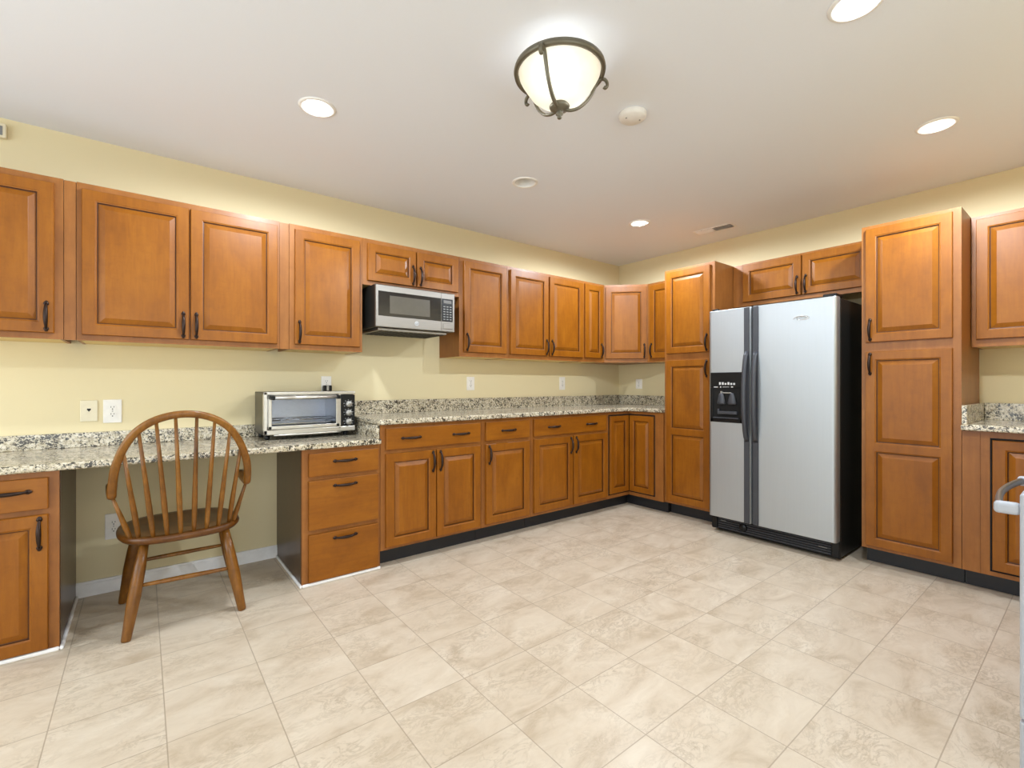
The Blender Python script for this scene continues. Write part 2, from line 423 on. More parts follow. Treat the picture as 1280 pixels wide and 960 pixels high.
def wall_cab(label, loc, rz, w, z0, z1, doors, depth=0.31, group='wall cabinets', filler=None, name='wall_cabinet', split=None):
    """loc = wall-side left corner (seen from the room); doors = [(x0,x1,z0,z1,handle)] local x, absolute z"""
    r = thing(name, label, 'cabinet', (loc[0], loc[1], z0), rz, group); H = z1 - z0
    m = MB(); m.box(GA, w - GA, -0.001, -depth, 0.016, H); m.box(GA, w - GA, -depth, -depth + 0.019, 0, 0.016)
    m.box(GA, 0.014, -depth + .019, -0.001, 0, 0.016); m.box(w - 0.014, w - GA, -depth + .019, -0.001, 0, 0.016)
    m.build('body', 'frame', r)
    MB().box(0.0145, w - 0.0145, -depth + 0.0195, -0.002, 0.0015, 0.0158).build('bottom_panel', 'maple', r)
    if filler: MB().box(filler[0], filler[1], -depth + 0.003, -depth + 0.022, 0.0, H - .002).build('filler_strip', 'frame', r)
    for x0, x1, a, b_, hd in doors: add_door(r, x0, x1, a - z0, b_ - z0, -depth, hd)
    return r
def base_cab(label, loc, rz, w, ztop, fronts, depth=0.62, name='base_cabinet', toe=0.105, group='base cabinets', cat='cabinet', filler=None, darkside=None, shoe=None):
    r = thing(name, label, cat, (loc[0], loc[1], 0), rz, group)
    m = MB(); m.box(GA, w - GA, -0.001, -depth, toe + 0.0005, ztop)
    m.build('body', 'frame', r)
    if toe > 0.02: MB().box(0.001, w - 0.001, -0.02, -depth + 0.075, 0.0, toe).build('toe_kick', 'toe', r)
    if filler: MB().box(filler[0], filler[1], -depth + 0.001, -depth + 0.02, toe, ztop).build('filler_strip', 'frame', r); 
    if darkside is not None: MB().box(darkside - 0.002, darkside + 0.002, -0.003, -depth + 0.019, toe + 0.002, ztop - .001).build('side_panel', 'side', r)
    if shoe:
        m = MB()
        for b_ in shoe: m.box(*b_, 0.0, 0.018, 0.006)
        m.build('shoe_moulding', 'trimwhite', r)
    for f in fronts:
        if f[0] == 'door': add_door(r, *f[1:5], -depth, f[5], f[6] if len(f) > 6 else None)
        else: add_drawer(r, *f[1:5], -depth, *(f[5:]))
    return r

RB = -PI / 2
UB, UT = 1.37, 2.147       # underside and top of the wall cabinets
DB, DT = 1.398, 2.116      # their doors
# -- back wall, upper row (x in room coordinates, converted to local)
def A(x0, *fr): return [(a - x0, b - x0) + tuple(rest) for a, b, *rest in fr]
wall_cab('wall cabinet cut off by the left edge of the photo, handle at its lower right', (-5.165, 0), 0, 0.61, UB, UT, A(-5.165, (-5.13, -4.587, DB, DT, ('r', 'b'))), group=None, filler=(0.611, 0.654))
wall_cab('wide two-door wall cabinet above the wooden chair', (-4.51, 0), 0, 0.913, UB, UT, A(-4.51, (-4.49, -4.054, DB, DT, ('r', 'b')), (-4.047, -3.611, DB, DT, ('l', 'b'))), group=None, filler=(0.914, 0.966))
wall_cab('single-door wall cabinet above the toaster oven, left of the microwave', (-3.543, 0), 0, 0.46, UB, UT, A(-3.543, (-3.513, -3.104, DB + .004, DT, ('l', 'b'))), group=None)
wall_cab('short two-door wall cabinet directly above the microwave', (-3.083, 0), 0, 0.768, 1.832, UT, A(-3.083, (-3.050, -2.690, 1.862, DT, ('r', 'b')), (-2.681, -2.330, 1.862, DT, ('l', 'b'))), group=None)
wall_cab('single-door wall cabinet just right of the microwave', (-2.315, 0), 0, 0.47, UB, UT, A(-2.315, (-2.277, -1.857, DB + .008, DT + .006, ('l', 'b'))), group=None)
wall_cab('two-door wall cabinet on the back wall between the microwave and the corner', (-1.845, 0), 0, 0.92, UB, UT, A(-1.845, (-1.815, -1.382, DB + .008, DT + .006, ('r', 'b')), (-1.368, -0.930, DB + .008, DT + .006, ('l', 'b'))), group=None)
wall_cab('narrow one-door wall cabinet just left of the diagonal corner cabinet', (-0.925, 0), 0, 0.315, UB, UT, A(-0.925, (-0.904, -0.647, DB + .01, DT + .008, ('r', 'b'))), group=None)
# diagonal corner cabinet
r = thing('corner_wall_cabinet', 'diagonal one-door wall cabinet in the far corner of the room', 'cabinet', (0, 0, UB))
poly = [(-.001, -.001), (-.609, -.001), (-.609, -.31), (-.31, -.609), (-.001, -.609)]
H = UT - UB
MB().prism(poly, 0.0, H).build('body', 'frame', r)
dl = math.hypot(.30, .30)
dd = add_door(r, 0, dl - 0.022, DB + .008 - UB, DT + .008 - UB, 0, ('r', 'b'))
u = Vector((0.7071, -0.7071, 0)); p0 = Vector((-.609, -.31, 0)) + u * 0.011
dd.location = (p0.x - .0002, p0.y - .0002, DB + .008 - UB); dd.rotation_euler = (0, 0, -PI / 4)
wall_cab('narrow one-door wall cabinet between the corner cabinet and the left tall pantry', (0, -0.611), RB, 0.385, UB, UT, [(0.03, 0.355, DB + .008, DT + .008, ('l', 'b'))], group=None)
wall_cab('short two-door wall cabinet above the refrigerator', (0, -1.545), RB, 0.906, 1.800, 2.152, [(0.012, 0.452, 1.833, 2.137, ('r', 'b')), (0.460, 0.885, 1.833, 2.137, ('l', 'b'))], group=None, filler=(-0.077, -0.001))
wall_cab('wall cabinet at the right edge of the photo, above the right counter', (0, -2.928), RB, 0.69, 1.377, 2.160, [(0.022, 0.36, 1.422, 2.139, ('r', 'b')), (0.366, 0.67, 1.422, 2.139, ('l', 'b'))], group=None)

# -- base row on the back wall
BT = 0.896
DZ = (0.738, 0.875)
base_cab('base cabinet with one wide two-pull drawer over two doors, right of the desk drawers', (-3.085, 0), 0, 0.763, BT,
         [('drawer', 0.033, 0.748, *DZ, (0.24, 0.77)), ('door', 0.033, 0.388, .123, .713, ('r', 't')), ('door', 0.394, 0.750, .123, .713, ('l', 't'))], group=None)
base_cab('narrow base cabinet with one drawer over one door, in the middle of the back run', (-2.321, 0), 0, 0.472, BT,
         [('drawer', 0.034, 0.450, *DZ, (0.5,)), ('door', 0.036, 0.450, .128, .713, ('l', 't'))], group=None)
base_cab('base cabinet with a wide two-pull drawer over two doors, next to the corner', (-1.848, 0), 0, 0.916, BT,
         [('drawer', 0.024, 0.888, *DZ, (0.25, 0.77)), ('door', 0.028, 0.459, .13, .716, ('r', 't')), ('door', 0.470, 0.902, .13, .716, ('l', 't'))], group=None)
# corner carousel cabinet, L shaped
def corner_base(label, loc, rz, left, right, fil_l=0.0, fil_r=0.0, gap=True, name='corner_base_cabinet'):
    """local frame: corner of the room at the origin, x to the right along wall one (negative side), y negative along wall two"""
    r = thing(name, label, 'cabinet', loc, rz)
    d = 0.62
    poly = [(-.001, -.001), (-left, -.001), (-left, -d), (-d, -d), (-d, -right), (-.001, -right)]
    MB().prism(poly, 0.105, BT).build('body', 'frame', r)
    e = d - 0.075
    MB().prism([(-.02, -.02), (-left, -.02), (-left, -e), (-e, -e), (-e, -right), (-.02, -right)], 0, 0.1045).build('toe_kick', 'toe', r)
    return r
r = corner_base('corner base cabinet with two doors meeting in the inside corner of the counter', (0, 0, 0), 0, 0.931, 0.997)
m = MB(); m.box(-.916, -.6195, -.6195, -.6208, .135, .872); m.box(-.6195, -.6208, -.621, -.912, .135, .872)
m.build('gap_shade', 'void', r)  # thin black sheets drawn as the shade inside the door gaps
add_door(r, -.906, -.642, 0.148, 0.860, -0.621, None, fs=0.045)
d2 = add_door(r, 0, 0.262, 0.148, 0.860, 0, None, fs=0.045); d2.location = (-.621, -.641, .148); d2.rotation_euler = (0, 0, RB)
# right corner (where the right counter turns); room corner at (0, -3.92)
r = thing('corner_base_cabinet', 'base cabinet under the right counter, partly hidden by the white appliance at the right edge', 'cabinet', (0, YF, 0), 0)
d = 0.60
yl = -2.928 - YF      # 0.992
MB().prism([(-.001, .001), (-.001, yl), (-d, yl), (-d, d), (-1.73, d), (-1.73, .001)], 0.105, BT - .004).build('body', 'frame', r)
MB().prism([(-.02, .02), (-.02, yl - .001), (-d + .09, yl - .001), (-d + .09, d - .09), (-1.73, d - .09), (-1.73, .02)], 0, 0.1045).build('toe_kick', 'toe', r)
MB().box(-d - .0012, -d + .001, yl - .112, d + .018, .128, .858).build('gap_shade', 'void', r)  # black sheet painting the dark interior around the door
MB().box(-d - .004, -d + .001, yl - .074, yl - .001, .106, .885).build('filler_strip', 'frame', r)
dd = add_door(r, 0, 0.232, 0.140, 0.848, 0, None); dd.location = (-d - .001, yl - .122, .140); dd.rotation_euler = (0, 0, RB)
dd = add_door(r, 0, 0.30, 0.140, 0.848, 0, None); dd.location = (-d - .025, d + .001, .140); dd.rotation_euler = (0, 0, PI)
k1 = add_door(r, 0, 0.4, 0.140, 0.848, 0, ('l', 't')); k1.location = (-1.0, d + .001, .140); k1.rotation_euler = (0, 0, PI)
k2 = add_door(r, 0, 0.32, 0.140, 0.848, 0, ('r', 't')); k2.location = (-1.406, d + .001, .140); k2.rotation_euler = (0, 0, PI)

# -- desk units
DK = 0.779
base_cab('three-drawer desk cabinet with plain slab fronts, right of the wooden chair', (-3.547, 0), 0, 0.461, DK,
         [('drawer', 0.034, 0.444, .623, .757, (0.5,), 0.60), ('drawer', 0.034, 0.444, .318, .600, (0.5,), 0.86), ('drawer', 0.034, 0.444, .022, .292, (0.5,), 0.86)],
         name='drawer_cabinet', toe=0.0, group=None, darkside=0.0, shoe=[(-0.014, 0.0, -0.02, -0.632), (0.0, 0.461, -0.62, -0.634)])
base_cab('desk-height cabinet with a drawer and a scuffed door at the left edge of the photo', (-4.842, 0), 0, 0.304, DK,
         [('drawer', 0.03, 0.270, .622, .755, (0.5,), 0.6), ('door', 0.03, 0.270, .022, .598, ('r', 't'))],
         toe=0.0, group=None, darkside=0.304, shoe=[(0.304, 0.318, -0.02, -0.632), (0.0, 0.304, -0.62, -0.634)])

# -- tall pantries
def pantry(label, y0, w, ztop, split, hx, gx=0.0):
    r = thing('pantry_cabinet', label, 'cabinet', (0, y0, 0), RB)
    d = 0.60
    MB().box(GA, w - GA, -.001, -d, 0.1055, ztop).build('body', 'frame', r)
    MB().box(0.006, w - 0.001, -.02, -d + .09, 0, 0.105).build('toe_kick', 'toe', r)
    add_door(r, 0.024, w - 0.036, 1.420, ztop - 0.022, -d, (hx, 'b'))
    add_door(r, 0.024, w - 0.036, 0.126, 1.360, -d, (hx, 't'), split)
    return r
pantry('tall pantry cabinet left of the refrigerator', -0.998, 0.467, 2.155, 0.742, 'r')
pantry('tall pantry cabinet right of the refrigerator', -2.4545, 0.472, 2.163, 0.755, 'l')

# ------------------------------------------------------------------ worktops
def arc(cx, cy, r, a0, a1, n=8): return [(cx + r * math.cos(math.radians(a0 + (a1 - a0) * i / n)), cy + r * math.sin(math.radians(a0 + (a1 - a0) * i / n))) for i in range(n + 1)]
CB, CT = 0.898, 0.932
r = thing('countertop', 'speckled granite countertop along the back wall and round the corner', 'countertop', (0, 0, CB))
poly = [(-.0005, -.0005), (-3.104, -.0005)] + arc(-3.064, -.612, .04, 180, 270) + arc(-.69, -.692, .04, 90, 0)[0:] + [(-.65, -.9965), (-.0005, -.9965)]
MB().prism(poly, 0, CT - CB, 0.009, seg=3).build('slab', 'granite', r)
m = MB(); m.box(-3.09, -.0005, -.0005, -.022, CT - CB + .0003, 1.031 - CB, .002); m.box(-.022, -.0005, -.0225, -.9965, CT - CB + .0003, 1.031 - CB, .002)
m.build('backsplash', 'granite', r)
r = thing('desktop', 'lower granite desk top that the toaster oven stands on', 'countertop', (0, 0, 0.781))
TH = 0.033
MB().box(-4.86, -3.0865, -.0005, -.65, 0, TH, .009, 3).build('slab', 'granite_desk', r)
m = MB(); m.box(-4.86, -3.1075, -.0005, -.022, TH + .0003, .892 - .781, .002); m.box(-3.107, -3.0868, -.0005, -.615, TH + .0003, CB - .781 - .0008, .002)
m.build('backsplash', 'granite_desk', r)
r = thing('countertop', 'granite countertop at the right, beside the right-hand tall pantry', 'countertop', (0, YF, CB - .004))
yl2 = -2.929 - YF
MB().prism([(-.0005, .0005), (-.0005, yl2), (-.645, yl2), (-.645, .645), (-1.735, .645), (-1.735, .0005)], 0, .034, .008, seg=3).build('slab', 'granite_desk', r)
m = MB(); m.box(-.022, -.0005, .023, yl2 - .0225, .0343, .14, .002); m.box(-.62, -.0005, yl2 - .022, yl2, .0343, .14, .002); m.box(-1.735, -.0005, .0005, .0225, .0343, .14, .002)
m.build('backsplash', 'granite_desk', r)

# ------------------------------------------------------------------ refrigerator (front faces -x)
FX, FY0, FW = -0.76, -1.497, 0.868
r = thing('refrigerator', 'stainless side-by-side refrigerator with an ice dispenser', 'refrigerator', (-0.03, FY0, 0), RB)
# local: x 0..FW to the right, y negative to the room
D = 0.66; DF = 0.73; SP = 0.333
MB().box(0, FW, 0, -D, 0.02, 1.715, .006).build('body', 'blackside', r)
def fridge_door(name, x0, x1):
    m = MB(); b = bmesh.new()
    # rounded vertical edges
    R = 0.022; y0, y1 = -D - .006, -DF
    poly = [(x0, y0), (x1, y0)] + arc(x1 - R, y1 + R, R, 0, -90, 6) + arc(x0 + R, y1 + R, R, -90, -180, 6)
    m.prism(poly, 0.128, 1.722, 0.004)
    return m.build(name, 'fridge', r)
fz = fridge_door('freezer_door', 0.002, SP - .004)
fd = fridge_door('fridge_door', SP + .004, FW - .002)
def fhandle(parent, x0, x1, sgn):
    m = MB()
    m.box(x0, x1, -DF + .001, -DF - .010, .132, 1.718, .003)
    n = 22; pts = []; c = (x0 + x1) / 2
    for i in range(n):
        t = i / (n - 1); z = .735 + .655 * t
        bow = math.sin(PI * t) ** 0.55
        pts.append((c + sgn * .004 * bow, -DF - .006 - .045 * bow, z))
    m.tube(pts, 0.0165, 12, up=(1, 0, 0), flat=.62)
    return m.build('handle', 'darkgrey', parent)
fhandle(fz, SP - .052, SP - .012, -1); fhandle(fd, SP + .012, SP + .050, 1)
# ice and water dispenser
dx0, dx1, dz0, dz1 = 0.020, 0.272, 0.862, 1.243
m = MB(); yd = -DF
m.box(dx0, dx1, yd + .001, yd - .008, 1.125, dz1, .004); m.box(dx0, dx0 + .022, yd + .001, yd - .008, dz0, 1.125, .003); m.box(dx1 - .022, dx1, yd + .001, yd - .008, dz0, 1.125, .003); m.box(dx0, dx1, yd + .001, yd - .008, dz0, dz0 + .028, .003)
disp = m.build('dispenser', 'black', fz)
MB().box(dx0 + .022, dx1 - .022, yd - .0003, yd - .002, dz0 + .028, 1.125).build('recess', 'void', disp)
for px in (0.112, 0.195):
    m = MB(); m.lathe([(0.0, .075), (.014, .072), (.022, .05), (.034, 0.0), (.030, -.012), (0, -.014)], (px, yd - .012, 1.012), 18)
    for v in m.bm.verts: v.co.y = yd - .003 + (v.co.y - yd + .012) * .45 - .010
    m.build('paddle', 'darkgrey', disp)
m = MB(); m.box(.09, .235, yd - .003, yd - .022, .925, .948, .004); m.box(.085, .098, yd - .003, yd - .024, .925, .965, .003); m.build('ice_chute', 'darkgrey', disp)
MB().box(dx0 + .026, dx1 - .026, yd - .004, yd - .020, dz0 + .030, dz0 + .038, .002).build('drip_tray', 'darkgrey', disp)
m = MB()
for i in range(6): m.box(.092 + i * .022, .106 + i * .022, yd - .008, yd - .0092, 1.148, 1.162 + (.006 if i in (0, 1, 3) else 0))
m.box(.050, .082, yd - .008, yd - .0092, 1.120 + .008, 1.120 + .014); m.box(.12, .17, yd - .008, yd - .0092, 1.130, 1.133); m.box(.185, .20, yd - .008, yd - .0092, 1.128, 1.136); m.box(.10, .108, yd - .008, yd - .0092, 1.126, 1.136)
m.build('button_marks', 'mark', disp)
m = MB(); m.box(.115, .185, yd - .003, yd - .012, 1.082, 1.092, .002); m.box(.105, .120, yd - .003, yd - .018, 1.062, 1.10, .003); m.build('nozzle', 'knob', disp)
# base grille
m = MB(); m.box(.004, FW - .004, -D + .02, -D - .008, 0.022, 0.122, .004)
gr = m.build('base_grille', 'black', r)
m = MB()
for i in range(5): m.box(.05, FW - .05, -D - .007, -D - .018, .034 + i * .017, .041 + i * .017, .002)
m.build('slat', 'darkgrey', gr)
m = MB(); m.lathe([(.030, 0), (.030, -.012), (.024, -.018), (0, -.018)], (.245, -D - .008, .075), 28, axis='y'); m.build('filter_knob', 'black', gr)
for cx_ in (0, FW - .045): MB().box(cx_, cx_ + .045, -D - .006, -D - .020, .022, .125, .006).build('corner_cover', 'black', gr)
MB().box(.075, .115, -D - .018, -D - .0188, .092, .096).build('print', 'greymark', gr); MB().box(FW - .12, FW - .07, -D - .018, -D - .0188, .070, .075).build('print', 'greymark', gr)
m = MB(); m.box(.02, .07, -D + .03, -DF + .02, 1.722, 1.738, .004); m.build('hinge_cover', 'black', r)
m = MB(); m.box(FW - .085, FW - .005, -D + .06, -DF + .015, 1.722, 1.742, .006); m.build('hinge_cover', 'black', r)
m = MB(); m.box(0.02, FW - .02, -.04, -D + .05, 0.0, 0.021); m.build('roller_base', 'black', r)
# oval badge: swoosh ring
pts = []
bcx, bcz = 0.663, 1.600
for i in range(28):
    a_ = math.radians(200 - 330 * i / 27); k_ = 1.0 - 0.12 * i / 27
    pts.append((bcx + .048 * k_ * math.cos(a_), -DF - .0012, bcz + .0125 * k_ * math.sin(a_)))
bd = MB().tube(pts, [.0014 + .0022 * math.sin(PI * i / 27) for i in range(28)], 8, up=(0, 1, 0), flat=1.0).build('badge', 'chrome', fd)
m = MB()
for i in range(7): m.box(bcx - .030 + i * .009, bcx - .0245 + i * .009, -DF, -DF - .0008, bcz - .003, bcz + (.005 if i % 3 == 0 else .002))
m.build('lettering', 'greymark', bd)
# magnets gasket line between doors
MB().box(SP - .0035, SP + .0035, -D - .006, -DF + .02, .13, 1.72).build('door_gasket', 'darkgrey', r)

# ------------------------------------------------------------------ microwave
r = thing('microwave', 'stainless microwave with a black window mounted under the short cabinet', 'microwave', (-3.042, 0, 1.537), 0)
mw, mh, md_ = 0.607, 0.288, 0.42
MB().box(0.004, mw - .004, -.002, -md_, 0.0, mh, .004).build('case', 'mwside', r)
fr = MB().box(0, mw - .0, -md_, -md_ - .022, 0.0, mh - .006, .004).build('front_panel', 'steel', r)
yf = -md_ - .022
MB().box(.018, .492, yf + .002, yf - .003, .074, .240, .003).build('door_glass', 'smoked', fr)
MB().box(.098, .400, yf - .003, yf - .0042, .094, .214, .0005).build('window', 'smokedwin', fr)
kp = MB().box(.498, .590, yf + .002, yf - .003, .074, .240, .003).build('keypad', 'black', fr)
m = MB()
for rr in range(6):
    for c in range(3): m.box(.510 + c * .026, .526 + c * .026, yf - .003, yf - .0036, .086 + rr * .0185, .093 + rr * .0185)
m.build('key_marks', 'greymark', kp)
MB().box(.512, .578, yf - .003, yf - .0036, .206, .228).build('display', 'smokedwin', kp)
MB().box(.494, .4955, yf + .003, yf - .0008, .004, mh - .010).build('door_seam', 'void', fr)
MB().box(.508, .588, yf + .002, yf - .004, .020, .060, .003).build('open_button', 'steel', fr)
lg = MB().lathe([(.0165, 0), (.0165, -.0015), (.0150, -.0022), (0, -.0022)], (.300, yf, .040), 28, axis='y').build('emblem', 'mark', fr)
m = MB()
m.tube([(.300 + .0132 * math.cos(2 * PI * i / 32), yf - .0026, .040 + .0132 * math.sin(2 * PI * i / 32)) for i in range(32)], .0007, 6, closed=True, up=(0, 1, 0))
for cx_, g0 in ((-.0045, .35), (.0045, -.1)):
    m.tube([(.300 + cx_ + .0040 * math.cos(g0 + 2 * PI * .86 * i / 16), yf - .0026, .040 + .0062 * math.sin(g0 + 2 * PI * .86 * i / 16)) for i in range(17)], .0009, 6, up=(0, 1, 0))
m.build('monogram', 'darkgrey', lg)
m = MB(); m.box(.03, mw - .05, -.06, -md_ + .01, -.020, -.001, .003); vg = m.build('vent_grille', 'steel', r)
m = MB()
for i in range(14): m.box(.06 + i * .036, .082 + i * .036, -.09, -md_ + .04, -.0225, -.0205)
m.build('vent_slot', 'slot', vg)

# ------------------------------------------------------------------ toaster oven
TX0, TX1, TY, TZ0, TZ1 = -3.690, -3.137, -0.33, 0.845, 1.107
r = thing('toaster_oven', 'stainless toaster oven with glass door and three knobs on the desk top', 'toaster oven', (TX0, 0, TZ0 - .0303), 0)
W_, Hh = TX1 - TX0, TZ1 - TZ0; zf = .0303; yb = -.052
# hollow case
m = MB(); m.box(.003, W_ - .003, yb, TY + .03, zf + Hh - .010, zf + Hh - .001, .003); m.box(.003, W_ - .003, yb, TY + .03, zf + .001, zf + .010, .003)
m.box(.003, .012, yb, TY + .03, zf + .002, zf + Hh - .002, .003); m.box(W_ - .012, W_ - .003, yb, TY + .03, zf + .002, zf + Hh - .002, .003); m.box(.006, W_ - .006, yb, yb - .008, zf + .004, zf + Hh - .004)
m.build('case', 'toastercase', r)
m = MB(); m.box(.03, .036, yb - .01, TY + .03, zf + .03, zf + Hh - .035); m.box(.437, .443, yb - .01, TY + .03, zf + .03, zf + Hh - .035); m.box(.03, .443, yb - .009, yb - .013, zf + .03, zf + Hh - .03); m.box(.03, .443, yb - .01, TY + .03, zf + .028, zf + .033); m.box(.03, .443, yb - .01, TY + .03, zf + Hh - .035, zf + Hh - .03)
m.build('cavity', 'steel_cavity', r)
m = MB()
for i in range(11): m.tube([(.038 + i * .0398, yb - .015, zf + .085), (.038 + i * .0398, TY + .05, zf + .085)], .0016, 6)
m.tube([(.037, TY + .05, zf + .085), (.436, TY + .05, zf + .085)], .003, 8); m.tube([(.037, yb - .03, zf + .085), (.436, yb - .03, zf + .085)], .003, 8)
m.box(.05, .425, yb - .03, TY + .06, zf + .060, zf + .064)
m.build('rack', 'chrome', r)
# front fascia ring
m = MB(); y0, y1 = TY + .03, TY
m.box(0, W_, y0, y1, zf + Hh - .022, zf + Hh, .006); m.box(0, .026, y0, y1, zf, zf + Hh, .006); m.box(.444, .458, y0, y1, zf + .02, zf + Hh - .02, .002); m.box(0, W_, y0, y1, zf, zf + .034, .006)
m.build('front_frame', 'steel_bright', r)
dr = MB().box(.026, .046, y1 + .006, y1 - .008, zf + .034, zf + Hh - .024, .003).box(.424, .446, y1 + .006, y1 - .008, zf + .034, zf + Hh - .024, .003).box(.026, .446, y1 + .006, y1 - .008, zf + .034, zf + .055, .003).box(.026, .446, y1 + .006, y1 - .008, zf + Hh - .046, zf + Hh - .024, .003).build('door', 'steel_bright', r)
MB().box(.046, .424, y1 + .001, y1 - .003, zf + .055, zf + Hh - .046).build('glass', 'glass', dr)
MB().tube([(.044, y1 - .034, zf + Hh - .036), (.432, y1 - .034, zf + Hh - .036)], .0105, 14).build('handle', 'steel_bright', dr)
for bx0 in (.034, .420): MB().box(bx0, bx0 + .022, y1 - .006, y1 - .046, zf + Hh - .048, zf + Hh - .024, .003).build('handle_bracket', 'black', dr)
m = MB()
for i in range(9): m.box(.205 + i * .0085, .211 + i * .0085, y1 - .008, y1 - .0088, zf + .042, zf + .049)
m.build('lettering', 'mark', dr)
cp = MB().box(.458, W_ - .004, y0, y1 - .003, zf + .036, zf + Hh - .024, .003).build('control_panel', 'black', r)
m = MB()
for kz in (.062, .120, .178):
    kz += zf
    kn = MB().lathe([(.0205, 0), (.0200, -.016), (.017, -.020), (0, -.020)], (.505, y1 - .003, kz), 28, axis='y').build('knob', 'knob', cp)
    MB().box(.5035, .5065, y1 - .0225, y1 - .0235, kz, kz + .016).build('pointer', 'greymark', kn)
    for i in range(7):
        q = math.radians(-30 + i * 40); m.box(.505 + .029 * math.cos(q) - .003, .505 + .029 * math.cos(q) + .003, y1 - .003, y1 - .0036, kz + .0262 * math.sin(q) - .0012, kz + .0262 * math.sin(q) + .0012)
m.build('dial_marks', 'mark', cp)
m = MB()
pts = [(.06 + i * .40 / 12, y1 + .010 - .016 * math.sin(PI * i / 12), zf - .002) for i in range(13)]
m.tube(pts, .006, 10); m.build('crumb_tray', 'steel_bright', r)
for fx in (.03, W_ - .05):
    for fy in (TY + .05, yb - .04): MB().lathe([(.012, 0), (.015, .006), (.014, zf + .002), (0, zf + .002)], (fx, fy, 0.0), 16).lathe([(0, 0), (.012, 0)], (fx, fy, 0), 16).build('foot', 'black', r)

# ------------------------------------------------------------------ wall plates
def plate(label, loc, rz, w=.07, h=.115, kind='outlet', name='wall_outlet', cat='outlet', mat='white'):
    r = thing(name, label, cat, loc, rz)
    MB().box(-w / 2, w / 2, -.0005, -.006, 0, h, .003).build('cover_plate', mat, r)
    if kind == 'outlet':
        for zc in (h / 2 - .0195, h / 2 + .0195):
            m = MB(); poly = [(.0165 * math.cos(q) * 1.0, max(-.0135, min(.0135, .0165 * math.sin(q)))) for q in [2 * PI * i / 28 for i in range(28)]]
            m.prism(poly, .0058, .0085, mtx=Matrix.Translation((0, 0, zc)) @ Matrix.Rotation(PI / 2, 4, 'X'))
            f = m.build('receptacle', mat, r)
            m = MB(); m.box(-.0075, -.0052, -.008, -.0089, zc + .000, zc + .0085); m.box(.0050, .0075, -.008, -.0089, zc + .001, zc + .0080); m.lathe([(.0028, -.0082), (.0028, -.0089), (0, -.0089)], (0, 0, zc - .0075), 12, axis='y')
            m.build('slot', 'slot', f)
        MB().lathe([(.003, -.006), (.003, -.0072), (0, -.0072)], (0, 0, h / 2), 10, axis='y').build('screw', 'knob', r)
    elif kind == 'phone':
        MB().box(-.008, .008, -.0055, -.0068, h / 2 + .004, h / 2 + .013).prism([(-.006, 0), (.006, 0), (0, -.008)], .0055, .0068, mtx=Matrix.Translation((0, 0, h / 2 + .004)) @ Matrix.Rotation(PI / 2, 4, 'X')).build('jack', 'slot', r)
    elif kind == 'rocker':
        MB().box(-.017, .017, -.0055, -.0085, h / 2 - .034, h / 2 + .034, .002).build('rocker', 'white', r)
    return r
plate('square ivory phone jack plate above the left end of the desk', (-4.484, 0, .950), 0, .072, .115, 'phone', 'phone_jack_plate', 'wall plate', 'ivory')
plate('white double outlet above the desk, right of the phone jack plate', (-4.386, 0, .938), 0, .080, .130)
plate('white double outlet low on the wall under the desk, behind the chair', (-4.381, 0, .290), 0, .075, .142)
plate('white outlet on the back wall above the counter, nearer the microwave', (-2.008, 0, 1.100), 0, .080, .117)
plate('white outlet on the back wall above the counter, nearer the far corner', (-.898, 0, 1.095), 0, .078, .130)
plate('white outlet on the right wall, tucked beside the left tall pantry', (0, -.278, 1.103), RB, .082, .105)
plate('white outlet behind the toaster oven with a dark plug in it', (-3.228, 0, 1.095), 0, .07, .115)
r = thing('power_plug', 'dark and silver plug in the outlet behind the toaster oven', 'plug', (-3.228, -.009, 1.110), 0)
MB().box(-.028, .028, -.0002, -.034, -.006, .035, .005).build('plug_body', 'black', r)
MB().box(-.010, .006, -.034, -.038, -.004, .033, .002).build('label_band', 'knob', r)
MB().tube([(0, -.034, 0), (.0, -.045, -.02), (.01, -.04, -.06), (.03, -.035, -.12), (.03, -.046, -.20)], .0035, 8).build('cord', 'black', r)
r = thing('wall_sensor', 'small white box high on the wall at the left edge of the photo', 'sensor', (-4.845, 0, 2.385), 0)
MB().box(-.055, .055, -.0005, -.030, 0, .072, .006).build('housing', 'ivory', r)
MB().box(-.042, .042, -.030, -.0315, .010, .056, .001).build('grille', 'greymark', r)

# ------------------------------------------------------------------ windsor chair seen from behind
r = thing('windsor_chair', 'wooden hoop-back windsor chair pulled up to the desk', 'chair', (-4.10, -.48, 0), 0)
def sup(a, b, n, k, th): 
    c, s_ = math.cos(th), math.sin(th); return (a * math.copysign(abs(c) ** (2 / n), c), b * math.copysign(abs(s_) ** (2 / n), s_))
b = bmesh.new(); NN = 56; rings = []
ROT = math.radians(2.5)
def rz2(x, y): return (x * math.cos(ROT) - y * math.sin(ROT), x * math.sin(ROT) + y * math.cos(ROT))
for sc, z in ((.0, .408), (.86, .408), (.95, .412), (.99, .424), (1.0, .434), (.985, .444), (.94, .449), (.84, .446), (.55, .436), (.0, .434)):
    if sc == 0: rings.append([b.verts.new((0, 0, z))]); continue
    rr = []
    for j in range(NN):
        x, y = sup(.256 * sc, .250 * sc, 2.7, 0, 2 * PI * j / NN); x, y = rz2(x, y); rr.append(b.verts.new((x, y, z)))
    rings.append(rr)
for p_, q_ in zip(rings[:-1], rings[1:]):
    for j in range(NN):
        f = list(dict.fromkeys([p_[j % len(p_)], p_[(j + 1) % len(p_)], q_[(j + 1) % len(q_)], q_[j % len(q_)]])); fc = b.faces.new(f); fc.smooth = True
bmesh.ops.recalc_face_normals(b, faces=b.faces)
me = bpy.data.meshes.new('seat'); b.to_mesh(me); b.free(); me.materials.append(M['oak_seat_shaded']); link('seat', me, r)
